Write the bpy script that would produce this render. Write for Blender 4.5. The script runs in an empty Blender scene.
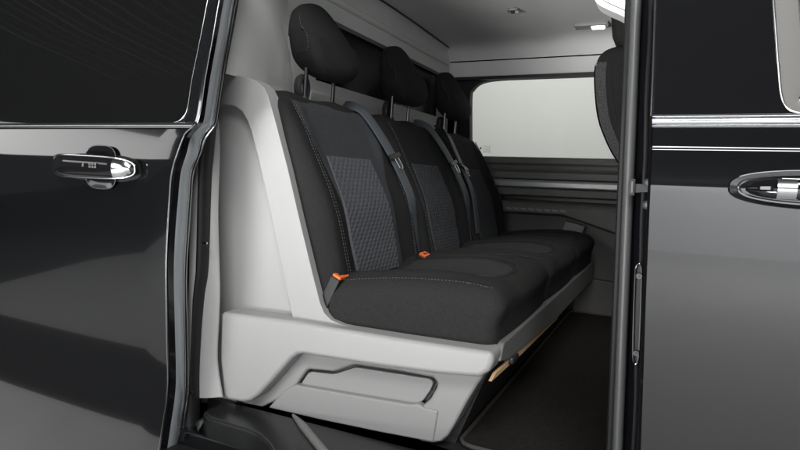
import bpy, bmesh, math, random
from mathutils import Vector, Matrix
random.seed(7)
S = bpy.context.scene
COL = S.collection
GZ = 1.05                                   # camera height above the studio floor
# ------------------------------------------------------------------ camera
FPX, CX, CY = 578.0, 400.0, 225.0
_vx = Vector((-1240, -95, FPX)); _vy = Vector((272, -37, FPX))
XA = (-_vx).normalized(); YA = _vy.normalized(); YA = (YA - XA * XA.dot(YA)).normalized(); ZA = XA.cross(YA)
if ZA.y > 0: ZA = -ZA
def ray(px, py):
    c = Vector((px - CX, py - CY, FPX)); return Vector((XA.dot(c), YA.dot(c), ZA.dot(c)))
def onx(px, py, v): r = ray(px, py); return r * (v / r.x)
def ony(px, py, v): r = ray(px, py); return r * (v / r.y)
def onz(px, py, v): r = ray(px, py); return r * (v / r.z)
def onf(px, py, fn, guess=.9):
    y = guess
    for _ in range(12):
        p = ony(px, py, y); y = fn(p.z)
    return ony(px, py, y)
cd = bpy.data.cameras.new('camera'); cam = bpy.data.objects.new('camera', cd); COL.objects.link(cam)
cd.sensor_width = 36; cd.lens = FPX / 800 * 36; cd.clip_end = 200; cd.clip_start = .02
R3 = Matrix(((XA.x, -XA.y, -XA.z), (YA.x, -YA.y, -YA.z), (ZA.x, -ZA.y, -ZA.z)))
cam.matrix_world = Matrix.Translation((0, 0, GZ)) @ R3.to_4x4()
S.camera = cam

# ------------------------------------------------------------------ materials
def mat(name, col, rough=.5, metal=0., spec=.5, coat=0., bump=0., bscale=400., vary=0., vscale=6., bdist=.001, sheen=0., rvary=0., wr=0., wscale=14.):
    m = bpy.data.materials.new(name); m.use_nodes = True
    nt = m.node_tree; b = nt.nodes['Principled BSDF']
    b.inputs['Base Color'].default_value = (*col, 1); b.inputs['Roughness'].default_value = rough
    b.inputs['Metallic'].default_value = metal; b.inputs['Specular IOR Level'].default_value = spec
    b.inputs['Coat Weight'].default_value = coat; b.inputs['Coat Roughness'].default_value = .03
    if sheen: b.inputs['Sheen Weight'].default_value = sheen
    tc = nt.nodes.new('ShaderNodeTexCoord')
    if bump:
        n = nt.nodes.new('ShaderNodeTexNoise'); n.inputs['Scale'].default_value = bscale; n.inputs['Detail'].default_value = 3
        nt.links.new(tc.outputs['Object'], n.inputs['Vector'])
        bp = nt.nodes.new('ShaderNodeBump'); bp.inputs['Strength'].default_value = bump; bp.inputs['Distance'].default_value = bdist
        nt.links.new(n.outputs['Fac'], bp.inputs['Height']); nt.links.new(bp.outputs['Normal'], b.inputs['Normal'])
        if wr:
            n3 = nt.nodes.new('ShaderNodeTexNoise'); n3.inputs['Scale'].default_value = wscale; n3.inputs['Detail'].default_value = 2; n3.inputs['Distortion'].default_value = .6
            nt.links.new(tc.outputs['Object'], n3.inputs['Vector'])
            b3 = nt.nodes.new('ShaderNodeBump'); b3.inputs['Strength'].default_value = .6; b3.inputs['Distance'].default_value = wr
            nt.links.new(n3.outputs['Fac'], b3.inputs['Height']); nt.links.new(b3.outputs['Normal'], bp.inputs['Normal'])
    if vary or rvary:
        n2 = nt.nodes.new('ShaderNodeTexNoise'); n2.inputs['Scale'].default_value = vscale; n2.inputs['Detail'].default_value = 6
        nt.links.new(tc.outputs['Object'], n2.inputs['Vector'])
        if vary:
            r = nt.nodes.new('ShaderNodeMapRange'); r.inputs[1].default_value = .25; r.inputs[2].default_value = .75
            r.inputs[3].default_value = 1 - vary; r.inputs[4].default_value = 1 + vary
            nt.links.new(n2.outputs['Fac'], r.inputs[0])
            vm = nt.nodes.new('ShaderNodeVectorMath'); vm.operation = 'SCALE'; vm.inputs[0].default_value = col
            nt.links.new(r.outputs[0], vm.inputs['Scale']); nt.links.new(vm.outputs[0], b.inputs['Base Color'])
        if rvary:
            r = nt.nodes.new('ShaderNodeMapRange'); r.inputs[1].default_value = .25; r.inputs[2].default_value = .75
            r.inputs[3].default_value = max(0, rough - rvary); r.inputs[4].default_value = rough + rvary
            nt.links.new(n2.outputs['Fac'], r.inputs[0]); nt.links.new(r.outputs[0], b.inputs['Roughness'])
    return m
M = {}
M['paint'] = mat('black_metallic_paint', (.0045, .0048, .0055), .10, .0, .5, 1., bump=.012, bscale=9, bdist=.004)
M['gloss_black'] = mat('gloss_black_trim', (.006, .006, .007), .06, 0, .5, .3, bump=.03, bscale=14, bdist=.003)
M['tint'] = mat('tinted_glass', (.004, .0042, .004), .03, 0, .5, .0, bump=.02, bscale=6, bdist=.003)
M['chrome'] = mat('satin_chrome', (.55, .56, .57), .14, 1.)
M['rim'] = mat('bright_rim', (.55, .57, .58), .22, 1.)
M['flange'] = mat('grey_painted_flange', (.30, .32, .335), .3, .3, .5, .3, bump=.02, bscale=60)
M['rubber'] = mat('black_rubber', (.012, .012, .0125), .45, 0, .35, bump=.1, bscale=200)
M['seal'] = mat('grey_sheen_rubber', (.075, .077, .077), .4, bump=.05, bscale=200)
M['jamb'] = mat('black_jamb_paint', (.006, .006, .008), .15, 0, .5, .5)
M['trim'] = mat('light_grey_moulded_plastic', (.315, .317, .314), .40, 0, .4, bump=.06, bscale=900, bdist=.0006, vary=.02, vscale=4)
M['trim_shaded'] = mat('shaded_grey_moulded_plastic', (.25, .253, .25), .40, 0, .4, bump=.06, bscale=900, bdist=.0006, vary=.02, vscale=4)  # trim plastic darkened: shade under the plinth band put into the colour
M['bulk'] = mat('grey_moulded_lining', (.66, .67, .655), .75, 0, .3, bump=.12, bscale=700, bdist=.0008, vary=.03, vscale=5)
M['headliner'] = mat('grey_fleece_headliner', (.62, .625, .615), .95, 0, .1, bump=.2, bscale=900, bdist=.0006, vary=.03)
M['greyplastic'] = mat('dark_grey_plastic', (.115, .113, .108), .5, 0, .4, bump=.08, bscale=800, bdist=.0006, vary=.03)
M['midplastic'] = mat('mid_grey_plastic', (.22, .22, .215), .42, 0, .5, bump=.05, bscale=800, bdist=.0006)
M['fascia'] = mat('grey_fascia_plastic', (.16, .16, .157), .42, 0, .5, bump=.05, bscale=800, bdist=.0006)
M['satin'] = mat('satin_silver_plastic', (.32, .33, .325), .35, .4)
M['blackplastic'] = mat('black_plastic', (.02, .02, .021), .38, bump=.08, bscale=700, bdist=.0006)
M['step'] = mat('charcoal_step_plastic', (.014, .0145, .015), .24, 0, .6, bump=.1, bscale=600, bdist=.0008)
M['mat'] = mat('black_carpet', (.024, .021, .019), .95, 0, .1, bump=1., bscale=420, bdist=.004, vary=.35, vscale=160)
M['bind'] = mat('carpet_binding', (.05, .045, .04), .7)
M['fabric'] = mat('black_woven_fabric', (.0135, .0135, .0138), .9, 0, .25, bump=.5, bscale=900, bdist=.001, vary=.3, vscale=330, wr=.010, wscale=11)
M['fabric2'] = mat('blue_grey_woven_fabric', (.043, .045, .050), .85, 0, .25, bump=.5, bscale=900, bdist=.001, vary=.28, vscale=330, wr=.008, wscale=11)
M['quilt'] = mat('quilted_fabric', (.078, .081, .09), .75, 0, .35, bump=.2, bscale=1500, bdist=.0006, vary=.10, vscale=300)
M['cushion'] = mat('charcoal_fabric', (.018, .018, .0178), .9, 0, .25, bump=.5, bscale=900, bdist=.001, vary=.3, vscale=330, wr=.012, wscale=12)
M['cushion2'] = mat('ribbed_charcoal_fabric', (.034, .034, .035), .85, 0, .25, bump=.6, bscale=500, bdist=.0015, vary=.15, vscale=240)
M['thread'] = mat('pale_thread', (.08, .08, .078), .8)
M['belt'] = mat('blue_grey_webbing', (.075, .086, .10), .55, 0, .4, bump=.2, bscale=900, bdist=.0006)
M['orange'] = mat('orange_plastic', (.85, .16, .03), .4)
M['wood'] = mat('plywood_board', (.62, .42, .24), .5, vary=.15, vscale=30)
M['platform'] = mat('pale_platform_floor', (.43, .43, .43), .5, vary=.04, vscale=1.2)
M['dark_glass'] = mat('dark_bulkhead_glass', (.002, .002, .002), .25, 0, .15)
M['pocket'] = mat('speckled_mesh_pocket', (.05, .05, .051), .9, 0, .2, bump=.8, bscale=300, bdist=.002, vary=.6, vscale=240)
M['post'] = mat('dark_chrome_post', (.10, .10, .105), .3, 1.)
M['ground'] = mat('studio_floor', (.05, .05, .052), .6, vary=.05, vscale=1.2)
M['backdrop'] = mat('studio_backdrop', (.77, .772, .765), .9)
M['white'] = mat('white_plastic', (.82, .82, .81), .4)
def glass():
    m = bpy.data.materials.new('clear_side_glass'); m.use_nodes = True; nt = m.node_tree; nt.nodes.clear()
    o = nt.nodes.new('ShaderNodeOutputMaterial'); mx = nt.nodes.new('ShaderNodeMixShader')
    t = nt.nodes.new('ShaderNodeBsdfTransparent'); g = nt.nodes.new('ShaderNodeBsdfGlossy')
    t.inputs[0].default_value = (.86, .87, .85, 1); g.inputs['Roughness'].default_value = .03; mx.inputs[0].default_value = .0005
    nt.links.new(t.outputs[0], mx.inputs[1]); nt.links.new(g.outputs[0], mx.inputs[2]); nt.links.new(mx.outputs[0], o.inputs[0]); return m
M['glass'] = glass()
def emit(name, col, s):
    m = bpy.data.materials.new(name); m.use_nodes = True; b = m.node_tree.nodes['Principled BSDF']
    b.inputs['Emission Color'].default_value = (*col, 1); b.inputs['Emission Strength'].default_value = s
    b.inputs['Base Color'].default_value = (.8, .78, .7, 1); return m
M['lamp'] = emit('lit_lamp_lens', (1, .93, .78), 5)

# ------------------------------------------------------------------ mesh builder
class MB:
    def __init__(s): s.v = []; s.f = []; s.m = []; s.mats = []
    def mi(s, m):
        if m not in s.mats: s.mats.append(m)
        return s.mats.index(m)
    def add(s, vs, fs, m):
        o = len(s.v); i = s.mi(m)
        s.v += [Vector(v) for v in vs]
        for f in fs: s.f.append([o + k for k in f]); s.m.append(i)
    def box(s, lo, hi, m):
        x0, y0, z0 = lo; x1, y1, z1 = hi
        v = [(x0,y0,z0),(x1,y0,z0),(x1,y1,z0),(x0,y1,z0),(x0,y0,z1),(x1,y0,z1),(x1,y1,z1),(x0,y1,z1)]
        s.add(v, [(0,3,2,1),(4,5,6,7),(0,1,5,4),(1,2,6,5),(2,3,7,6),(3,0,4,7)], m)
    def prism(s, pts, off, m):
        pts = [Vector(p) for p in pts]; n = len(pts); off = Vector(off)
        v = pts + [p + off for p in pts]
        s.add(v, [list(range(n))[::-1], list(range(n, 2*n))] + [(i, (i+1) % n, n + (i+1) % n, n + i) for i in range(n)], m)
    def grid(s, rows, m, close=False):
        nu = len(rows[0]); v = [p for r in rows for p in r]; f = []
        for j in range(len(rows) - 1):
            for i in range(nu - (0 if close else 1)):
                k = (i + 1) % nu
                f.append((j*nu + i, j*nu + k, (j+1)*nu + k, (j+1)*nu + i))
        s.add(v, f, m)
    def tube(s, path, r, m, n=8, r2=None, closed=False, up=None):
        path = [Vector(p) for p in path]; rows = []
        N = len(path); pr = None
        for i, p in enumerate(path):
            if closed: t = path[(i+1) % N] - path[i-1]
            else: t = path[min(i+1, N-1)] - path[max(i-1, 0)]
            t.normalize()
            if up is not None: a = Vector(up)
            elif pr is not None: a = pr
            else: a = Vector((0, 0, 1)) if abs(t.z) < .9 else Vector((0, 1, 0))
            a = (a - t * a.dot(t)).normalized(); b = t.cross(a); pr = a
            rr = r(i / max(1, N-1)) if callable(r) else r
            q = rr if r2 is None else r2
            rows.append([p + a * math.cos(2*math.pi*k/n) * rr + b * math.sin(2*math.pi*k/n) * q for k in range(n)])
        if closed: rows.append(rows[0])
        s.grid(rows, m, True)
        if not closed:
            s.add(rows[0], [list(range(n))[::-1]], m); s.add(rows[-1], [list(range(n))], m)
    def roundbox(s, size, r, n, fn, m):
        hx, hy, hz = [q / 2 for q in size]; h = (hx, hy, hz); idx = {}; vs = []; fs = []
        def vert(p):
            k = tuple(round(c, 5) for c in p)
            if k in idx: return idx[k]
            q = Vector([max(-h[i] + r, min(h[i] - r, p[i])) for i in range(3)]); d = Vector(p) - q
            w = q + d.normalized() * r if d.length > 1e-9 else Vector(p)
            idx[k] = len(vs); vs.append(Vector(fn(w)) if fn else w); return idx[k]
        def lin(hh, k):
            out = []; m_ = max(2, k)
            a = [-hh + r * (i / 4) * (1) for i in range(4)]; b = [-hh + r + (2*hh - 2*r) * i / m_ for i in range(m_ + 1)]; c = [hh - r + r * (i + 1) / 4 for i in range(4)]
            return a + b + c
        L = [lin(h[i], n[i]) for i in range(3)]
        for ax in range(3):
            a, b = [(1, 2), (2, 0), (0, 1)][ax]
            for sg in (-1, 1):
                for i in range(len(L[a]) - 1):
                    for j in range(len(L[b]) - 1):
                        q = []
                        for di, dj in ((0,0),(1,0),(1,1),(0,1)):
                            p = [0, 0, 0]; p[ax] = sg * h[ax]; p[a] = L[a][i+di]; p[b] = L[b][j+dj]; q.append(vert(p))
                        fs.append(q if sg > 0 else q[::-1])
        s.add(vs, fs, m)
    def build(s, name, root, parent=None, bevel=0, seg=3, angle=35, smooth=True, sub=0):
        """one mesh object, parented to root (or to a part of root)"""
        base = BASE[root.name] if root is not None else Vector((0, 0, 0))
        me = bpy.data.meshes.new(name)
        me.from_pydata([v + Vector((0, 0, GZ)) - base for v in s.v], [], s.f)
        for m in s.mats: me.materials.append(m)
        for p, i in zip(me.polygons, s.m): p.material_index = i; p.use_smooth = smooth
        bm = bmesh.new(); bm.from_mesh(me); bmesh.ops.remove_doubles(bm, verts=bm.verts, dist=1e-5)
        bmesh.ops.recalc_face_normals(bm, faces=bm.faces); bm.to_mesh(me); bm.free()
        if smooth: me.set_sharp_from_angle(angle=math.radians(angle))
        o = bpy.data.objects.new(name, me); COL.objects.link(o)
        if root is not None: o.parent = parent if parent is not None else root
        if bevel:
            b = o.modifiers.new('bevel', 'BEVEL'); b.width = bevel; b.segments = seg; b.limit_method = 'ANGLE'; b.angle_limit = math.radians(40)
            b.harden_normals = False
            me.set_sharp_from_angle(angle=math.radians(180))
            w = o.modifiers.new('wn', 'WEIGHTED_NORMAL'); w.keep_sharp = True
        return o
BASE = {}
def thing(name, label, cat, loc, group=None):
    o = bpy.data.objects.new(name, None); COL.objects.link(o); o.empty_display_size = .2
    o.location = loc; BASE[o.name] = Vector(loc); o['label'] = label; o['category'] = cat
    if group: o['group'] = group
    return o
def lerp(tab, x):
    if x <= tab[0][0]: return tab[0][1]
    for (a, b), (c, d) in zip(tab, tab[1:]):
        if x <= c: return b + (d - b) * (x - a) / (c - a)
    return tab[-1][1]
def smooth_tab(tab, x):                      # cubic (Catmull-Rom) through the table
    n = len(tab)
    if x <= tab[0][0]: return tab[0][1]
    if x >= tab[-1][0]: return tab[-1][1]
    for i in range(n - 1):
        if x <= tab[i+1][0]:
            x0, y0 = tab[i]; x1, y1 = tab[i+1]
            m0 = (y1 - tab[i-1][1]) / (x1 - tab[i-1][0]) if i else (y1 - y0) / (x1 - x0)
            m1 = (tab[i+2][1] - y0) / (tab[i+2][0] - x0) if i + 2 < n else (y1 - y0) / (x1 - x0)
            h = x1 - x0; t = (x - x0) / h
            return (2*t**3 - 3*t*t + 1)*y0 + (t**3 - 2*t*t + t)*h*m0 + (-2*t**3 + 3*t*t)*y1 + (t**3 - t*t)*h*m1
def spline(pts, k=6):                        # smooth 3D path through points
    pts = [Vector(p) for p in pts]; out = []
    for i in range(len(pts) - 1):
        p0 = pts[max(i-1, 0)]; p1 = pts[i]; p2 = pts[i+1]; p3 = pts[min(i+2, len(pts)-1)]
        for j in range(k):
            t = j / k
            out.append(.5 * ((2*p1) + (p2 - p0)*t + (2*p0 - 5*p1 + 4*p2 - p3)*t*t + (3*p1 - p0 - 3*p2 + p3)*t**3))
    return out + [pts[-1]]
V = Vector

# ================================================================== THE VAN
van = thing('van', 'black passenger van filling the frame, its sliding side door standing open', 'van', (-.5, 1.8, 0))

# ---------- sliding door, slid back and standing outboard of the body
def yd(z):
    return smooth_tab([(-.9, .96), (-.6, .915), (-.4, .892), (-.2, .880), (-.05, .876), (.012, .8745), (.03, .876), (.09, .882), (.10, .8832), (.3, .910), (.8, .985)], z)
ROWS = [(-60, 232, 237, 247, 251), (0, 219, 224, 233, 236.5), (40, 212, 217, 226, 229.3), (79, 205, 210, 219, 222), (110, 200.5, 205.5, 214.5, 217.5), (119, 198.5, 204, 213, 216.3), (124, 196, 202.3, 211.5, 215),
        (128, 192, 199, 208, 213), (133, 186.5, 194, 203.5, 209), (140, 183, 190, 199.5, 204.5), (152, 178.5, 187, 197, 200.5), (172, 172.5, 181, 190, 193), (200, 170, 178, 187.5, 190.5), (230, 168, 175.5, 185.5, 188.5),
        (262, 166.6, 174, 183.5, 186.5), (290, 166.8, 174, 183, 186), (330, 167.4, 175, 183.5, 187), (379, 168.3, 176, 184, 187.5), (400, 167, 174.5, 183, 187), (420, 164, 171.5, 180, 184), (450, 159.5, 167, 177, 181), (500, 151, 159, 170, 174), (560, 142, 150, 161, 165)]
def col(k):
    return [(r[0], r[k]) for r in ROWS]
YS = []
y = -60
while y <= 560:
    YS.append(y); y += 2 if 112 < y < 180 else 6
dY = [0, .022, .05, .062]
EDGE = []
for y in YS:
    p0 = onf(smooth_tab(col(1), y), y, yd)
    pts = [p0]
    for k in (1, 2, 3):
        pts.append(ony(smooth_tab(col(k + 1), y), y, p0.y + dY[k]))
    EDGE.append(pts)
zed = [(e[0].z, e[0].x) for e in EDGE][::-1]
zbelt_top = onf(90, 122.9, yd).z; zbelt_bot = onf(90, 128.2, yd).z
mb = MB(); rows = []
zs = [-.82 + i * .02 for i in range(46) if -.82 + i * .02 < zbelt_bot - .004] + [zbelt_bot - .002]
zs = sorted(set(zs + [.006, .012, .018, .024, .03]))
for z in zs:
    xe = lerp(zed, z); xs = [-2.3 + (xe + 2.3) * (i / 40) for i in range(41)]
    rows.append([V((x, yd(z) + .004 * ((xe - x) < .012) * (1 - (xe - x) / .012) + .012 * max(0, (-1.2 - x)) ** 2, z)) for x in xs])
mb.grid(rows, M['paint'])
# inner skin of the door
rows = []
for e in EDGE:
    rows.append([V((-2.3, e[3].y + .01, e[3].z)), V((e[3].x - .03, e[3].y + .012, e[3].z)), e[3] + V((-.002, .002, 0))])
mb.grid(rows, M['blackplastic'])
door = mb.build('sliding_door', van)
door['label'] = 'open sliding door with glossy black paint'
# front edge of the door: painted black return, grey flange, bright rim
mb = MB(); mb.grid([[e[0] + V((.0, .001, 0)), e[0] * .6 + e[1] * .4 + V((-.004, 0, 0)), e[1]] for e in EDGE], M['jamb']); mb.build('edge_return', van, door)
mb = MB(); mb.grid([[e[1], e[1] * .7 + e[2] * .3 + V((.004, -.002, 0)), e[1] * .3 + e[2] * .7 + V((.004, -.002, 0)), e[2]] for e in EDGE], M['flange']); mb.build('edge_flange', van, door)
mb = MB(); mb.tube([e[0] + V((-.001, -.001, 0)) for e in EDGE if e[0].z < zbelt_bot + .01], .0013, M['rim'], 6)
mb.tube([e[2] * .8 + e[3] * .2 for e in EDGE], .0022, M['rim'], 8); mb.tube([e[3] for e in EDGE], .0022, M['rim'], 8)
mb.tube([e[2] * .45 + e[3] * .55 + V((-.002, .004, 0)) for e in EDGE], .002, M['rubber'], 8)
mb.build('edge_moulding', van, door)
# window glass with its rounded lower corner, rim and gloss frame
GE = [(-60, 220), (0, 207.7), (40, 200), (79, 192), (95, 189.5), (105, 188), (111, 186.6), (115, 184.8), (118, 182.5), (120.5, 179.5), (122, 176), (122.8, 171)]
gl = []
y = -60
while y < 122.8:
    gl.append(onf(smooth_tab(GE, y), y, yd)); y += 6 if y < 95 else 1.2
gl.append(onf(171, 122.8, yd))
mb = MB(); rows = []
for p in gl: rows.append([V((-2.3 + (p.x + 2.3) * i / 20, yd(p.z) + .0005 + .012 * max(0, -1.2 - (-2.3 + (p.x + 2.3) * i / 20)) ** 2, p.z)) for i in range(21)])
mb.grid(rows, M['tint']); mb.build('window_glass', van, door)
mb = MB(); mb.tube([p + V((.001, -.0008, 0)) for p in gl] + [V((-2.3, yd(gl[-1].z) + .012 * 1.21, gl[-1].z - .0005))], .0011, M['rim'], 6); mb.build('window_rim', van, door)
mb = MB(); rows = []
for i, p in enumerate(gl):
    e = lerp(zed, p.z); rows.append([V((p.x + (e - p.x) * t, yd(p.z) + (.001 if t < 1 else .003), p.z)) for t in (0, .1, .5, .9, 1)])
e = lerp(zed, zbelt_top); rows.append([V((gl[-1].x + (e - gl[-1].x) * t, yd(zbelt_top) + .001, zbelt_top)) for t in (0, .1, .5, .9, 1)])
mb.grid(rows, M['paint']); mb.tube([V((lerp(zed, p.z), yd(p.z) + .001, p.z)) for p in gl], .0012, M['rim'], 6)
mb.build('window_frame', van, door)
mb = MB(); rows = []
for k in range(7):
    a = math.pi * k / 6; z = (zbelt_top + zbelt_bot) / 2 + math.cos(a) * (zbelt_top - zbelt_bot) * .55; rows.append([V((x, yd(z) - .004 * math.sin(a) + (.012 * max(0, -1.2 - x) ** 2), z)) for x in [-2.3, -2, -1.8, -1.6, -1.4, -1.2, lerp(zed, z) - .002]])
mb.grid(rows, M['rim']); mb.build('belt_moulding', van, door)
# handle
def handle(side, cpx, fn, parent, L, hh, mir=1):
    pass
hc = onf(99, 167, yd); tilt = .03
def hp(u, w, n): return V((hc.x + u, yd(hc.z + w) - n, hc.z + w + u * -.012))
mb = MB()
def disc(cu, cw, ru, rw, n, m, pw=2.6, N=40, dome=0.0):
    rows = []
    for j in range(7):
        t = j / 6; rows.append([hp(cu + ru * t * abs(math.cos(a)) ** (2/pw) * math.copysign(1, math.cos(a)), cw + rw * t * abs(math.sin(a)) ** (2/pw) * math.copysign(1, math.sin(a)), n + dome * (1 - t*t)) for a in [2*math.pi*k/N for k in range(N)]])
    mb.grid(rows, m, True)
disc(.012, .000, .05, .047, .007, M['jamb'], 3.2, dome=-.0064)
disc(-.002, -.001, .134, .030, .001, M['rubber'], 2.8, dome=.002)
rr = [hp(.012 + .05 * abs(math.cos(a)) ** (2/3.2) * math.copysign(1, math.cos(a)), .000 + .047 * abs(math.sin(a)) ** (2/3.2) * math.copysign(1, math.sin(a)), .0065) for a in [2*math.pi*k/48 for k in range(48)]]
mb.tube(rr, .0011, M['seal'], 6, closed=True)
mb.build('handle_cup', van, door)
mb = MB(); rows = []
NU = 44
for i in range(NU + 1):
    u = -.128 + .256 * i / NU; e = max(0, 1 - abs(u / .128) ** 5) ** .5
    hw = .0245 * (.25 + .75 * e) if 0 < i < NU else .003; hw *= 1 - .12 * (u + .128) / .256
    n0 = .012 + .018 * (1 - (u / .128) ** 4)
    rows.append([hp(u, hw * math.copysign(abs(math.cos(a)) ** .7, math.cos(a)), n0 + .011 * math.copysign(abs(math.sin(a)) ** .8, math.sin(a)) * (.3 + .7 * e)) for a in [2*math.pi*k/20 for k in range(20)]])
mb.grid(rows, M['gloss_black'], True)
hd = mb.build('door_handle', van, door)
mb = MB(); rim = []
for k in range(64):
    a = 2*math.pi*k/64; u = .1285 * math.copysign(abs(math.cos(a)) ** .45, math.cos(a)); w = .0248 * math.copysign(abs(math.sin(a)) ** .6, math.sin(a))
    rim.append(hp(u, w * (1 - .12 * (u + .128) / .256), .0145 + .0205 * (1 - (u / .1288) ** 4)))
mb.tube(rim, .0022, M['rim'], 6, closed=True)
rows = []
for i in range(9):
    u = .088 + .037 * i / 8; e = max(0.02, 1 - abs(u / .1285) ** 5) ** .5
    rows.append([hp(u, w * .0225 * e, .0235 + .0215 * (1 - (u / .129) ** 4) - .005 * w * w) for w in (-1, -.6, -.2, .2, .6, 1)])
mb.grid(rows, M['chrome'])
for q in range(3):
    for w in (-.0018, .0042): mb.add([hp(.024 + q * .0085, w, .043), hp(.0305 + q * .0085, w, .043), hp(.0305 + q * .0085, w + .0045, .043), hp(.024 + q * .0085, w + .0045, .043)], [(0, 1, 2, 3)], M['thread'])
mb.add([hp(.001, .0005, .0425), hp(.007, -.001, .0425), hp(.0095, .008, .0425), hp(.004, .008, .0425)], [(0, 1, 2, 3)], M['thread'])
mb.build('handle_trim', van, door)

# ---------- front door
def yr(z):
    return smooth_tab([(-.9, 1.03), (-.6, .972), (-.4, .950), (-.2, .9385), (-.05, .936), (.0, .9363), (.008, .937), (.03, .9390), (.0558, .9422), (.0598, .9442), (.068, .9456), (.085, .9472), (.12, .9500), (.3, .963), (.8, .997)], z)
RE = [(-60, 656.5), (0, 655), (75, 653), (120, 651), (180, 648), (225, 646), (300, 643), (365, 641), (450, 638), (560, 634)]
red = []
for i in range(80):
    y = -60 + 620 * i / 79; p = onf(lerp(RE, y), y, yr, .95); red.append((p.z, p.x))
red = red[::-1]
zb1 = onf(700, 116.5, yr, .95).z; zb2 = onf(700, 127, yr, .95).z
mb = MB(); rows = []
for z in sorted(set([-.85 + i * .02 for i in range(46) if -.85 + i * .02 < zb2 - .003] + [zb2 - .001, -.01, -.004, .002, .005, .008, .011, .046, .05, .054, .0555, .0565, .0575, .0585, .0595, .0605, .062, .064])):
    if z > zb2: continue
    xe = lerp(red, z); rows.append([V((xe + .012, yr(z) + .03, z)), V((xe + .001, yr(z) + .012, z)), V((xe, yr(z) + .004, z)), V((xe + .004, yr(z), z))] + [V((xe + .02 + (1.3 - xe) * i / 24, yr(z), z)) for i in range(25)])
mb.grid(rows, M['paint'])
fdoor = mb.build('front_door', van)
fdoor['label'] = 'closed front door in glossy dark grey'
# glossy pillar panel, window frame and glass
WE = [(-60, 768), (0, 773.5), (60, 778), (85, 780), (98, 782), (105, 785), (110, 790), (113, 798), (114.5, 812)]
wl = [onf(smooth_tab(WE, y), y, yr, .96) for y in [-60, -40, -20, 0, 20, 40, 60, 75, 85, 92, 97, 101, 104, 107, 109.5, 111.5, 113, 114, 114.5]]
mb = MB(); rows = []
for p in wl:
    xe = lerp(red, p.z); rows.append([V((xe + .003, yr(p.z) + .02, p.z)), V((xe, yr(p.z) + .004, p.z)), V((xe + .003, yr(p.z), p.z))] + [V((xe + .01 + (p.x - xe - .012) * i / 8, yr(p.z), p.z)) for i in range(9)])
xe = lerp(red, zb1); rows.append([V((xe + .003, yr(zb1) + .02, zb1)), V((xe, yr(zb1) + .004, zb1)), V((xe + .003, yr(zb1), zb1))] + [V((xe + .01 + (wl[-1].x - xe - .012) * i / 8, yr(zb1), zb1)) for i in range(9)])
mb.grid(rows, M['gloss_black']); mb.tube([V((lerp(red, p.z), yr(p.z) + .002, p.z)) for p in wl], .0014, M['rim'], 6)
mb.build('pillar_panel', van, fdoor)
mb = MB(); mb.tube(wl + [V((1.2, yr(wl[-1].z), wl[-1].z))], .0016, M['rim'], 8)
wi = [p + V((.030 if i < 8 else .030 - .003 * (i - 8), .003, .0 if i < 8 else .0022 * (i - 8))) for i, p in enumerate(wl)]
mb.grid([[a + V((.002, .001, 0)), a * .5 + b * .5 + V((0, -.002, 0)), b] for a, b in zip(wl, wi)], M['greyplastic'])
mb.tube(wi, .0016, M['rim'], 6)
mb.build('window_frame', van, fdoor)
mb = MB(); mb.grid([[p + V((.001, .004, 0)), V((1.2, yr(p.z) + .006, p.z))] for p in wi], M['glass']); mb.build('window_glass', van, fdoor)
mb = MB()
for za, zbb, d, m in ((zb1 + .003, zb1 - .001, .004, 'rim'), (zb1 - .0015, zb2 + .004, .003, 'chrome'), (zb2 + .0035, zb2 - .001, .004, 'rim')):
    rows = []
    for k in range(7):
        a = math.pi * k / 6; z = (za + zbb) / 2 + math.cos(a) * (za - zbb) / 2; rows.append([V((x, yr(z) - d * math.sin(a), z)) for x in (lerp(red, z) + .002, .1, .3, .6, 1.2)])
    mb.grid(rows, M[m])
mb.build('belt_moulding', van, fdoor)
hc2 = onf(823, 190.5, yr, .94)
def hq(u, w, n): return V((hc2.x + u, yr(hc2.z + w) - n, hc2.z + w))
def oval(ru, rw, n, N=64, pw=2.7):
    return [hq(.03 + ru * math.copysign(abs(math.cos(a)) ** (2/pw), math.cos(a)), rw * math.copysign(abs(math.sin(a)) ** (2/pw), math.sin(a)), n) for a in [2*math.pi*k/N for k in range(N)]]
mb = MB(); mb.grid([oval(.141, .0275, -.0005), oval(.139, .0262, .005), oval(.130, .0215, .004), oval(.126, .019, -.004), oval(.09, .013, -.012), oval(.02, .003, -.014)], M['jamb'], True)
mb.build('handle_cup', van, fdoor)
mb = MB(); rows = []
for i in range(41):
    u = -.118 + .26 * i / 40; e = max(.03, 1 - abs((u - .012) / .131) ** 6) ** .5
    rows.append([hq(.03 + u, .0145 * e * math.copysign(abs(math.cos(a)) ** .7, math.cos(a)), .008 + .012 * (1 - ((u - .012) / .131) ** 4) + .008 * math.sin(a) * e) for a in [2*math.pi*k/18 for k in range(18)]])
mb.grid(rows, M['gloss_black'], True); hd2 = mb.build('door_handle', van, fdoor)
mb = MB(); mb.tube(oval(.1275, .0195, .004), .0022, M['rim'], 6, closed=True)
rows = []
for i in range(7):
    u = -.085 + .022 * i / 6; rows.append([hq(.03 + u, w * .0135, .0225 + .007 * (1 - (w) ** 2)) for w in (-1, -.7, -.35, 0, .35, .7, 1)])
mb.grid(rows, M['rim'])
mb.tube([hq(-.05 + .2 * i / 10, .0135, .021) for i in range(11)], .0016, M['chrome'], 6); mb.tube([hq(-.05 + .2 * i / 10, -.0125, .021) for i in range(11)], .0014, M['rim'], 6)
mb.box((hc2.x + .012, hc2.y - .032, hc2.z - .004), (hc2.x + .036, hc2.y - .0255, hc2.z + .003), M['blackplastic'])
mb.build('handle_trim', van, fdoor)

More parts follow.
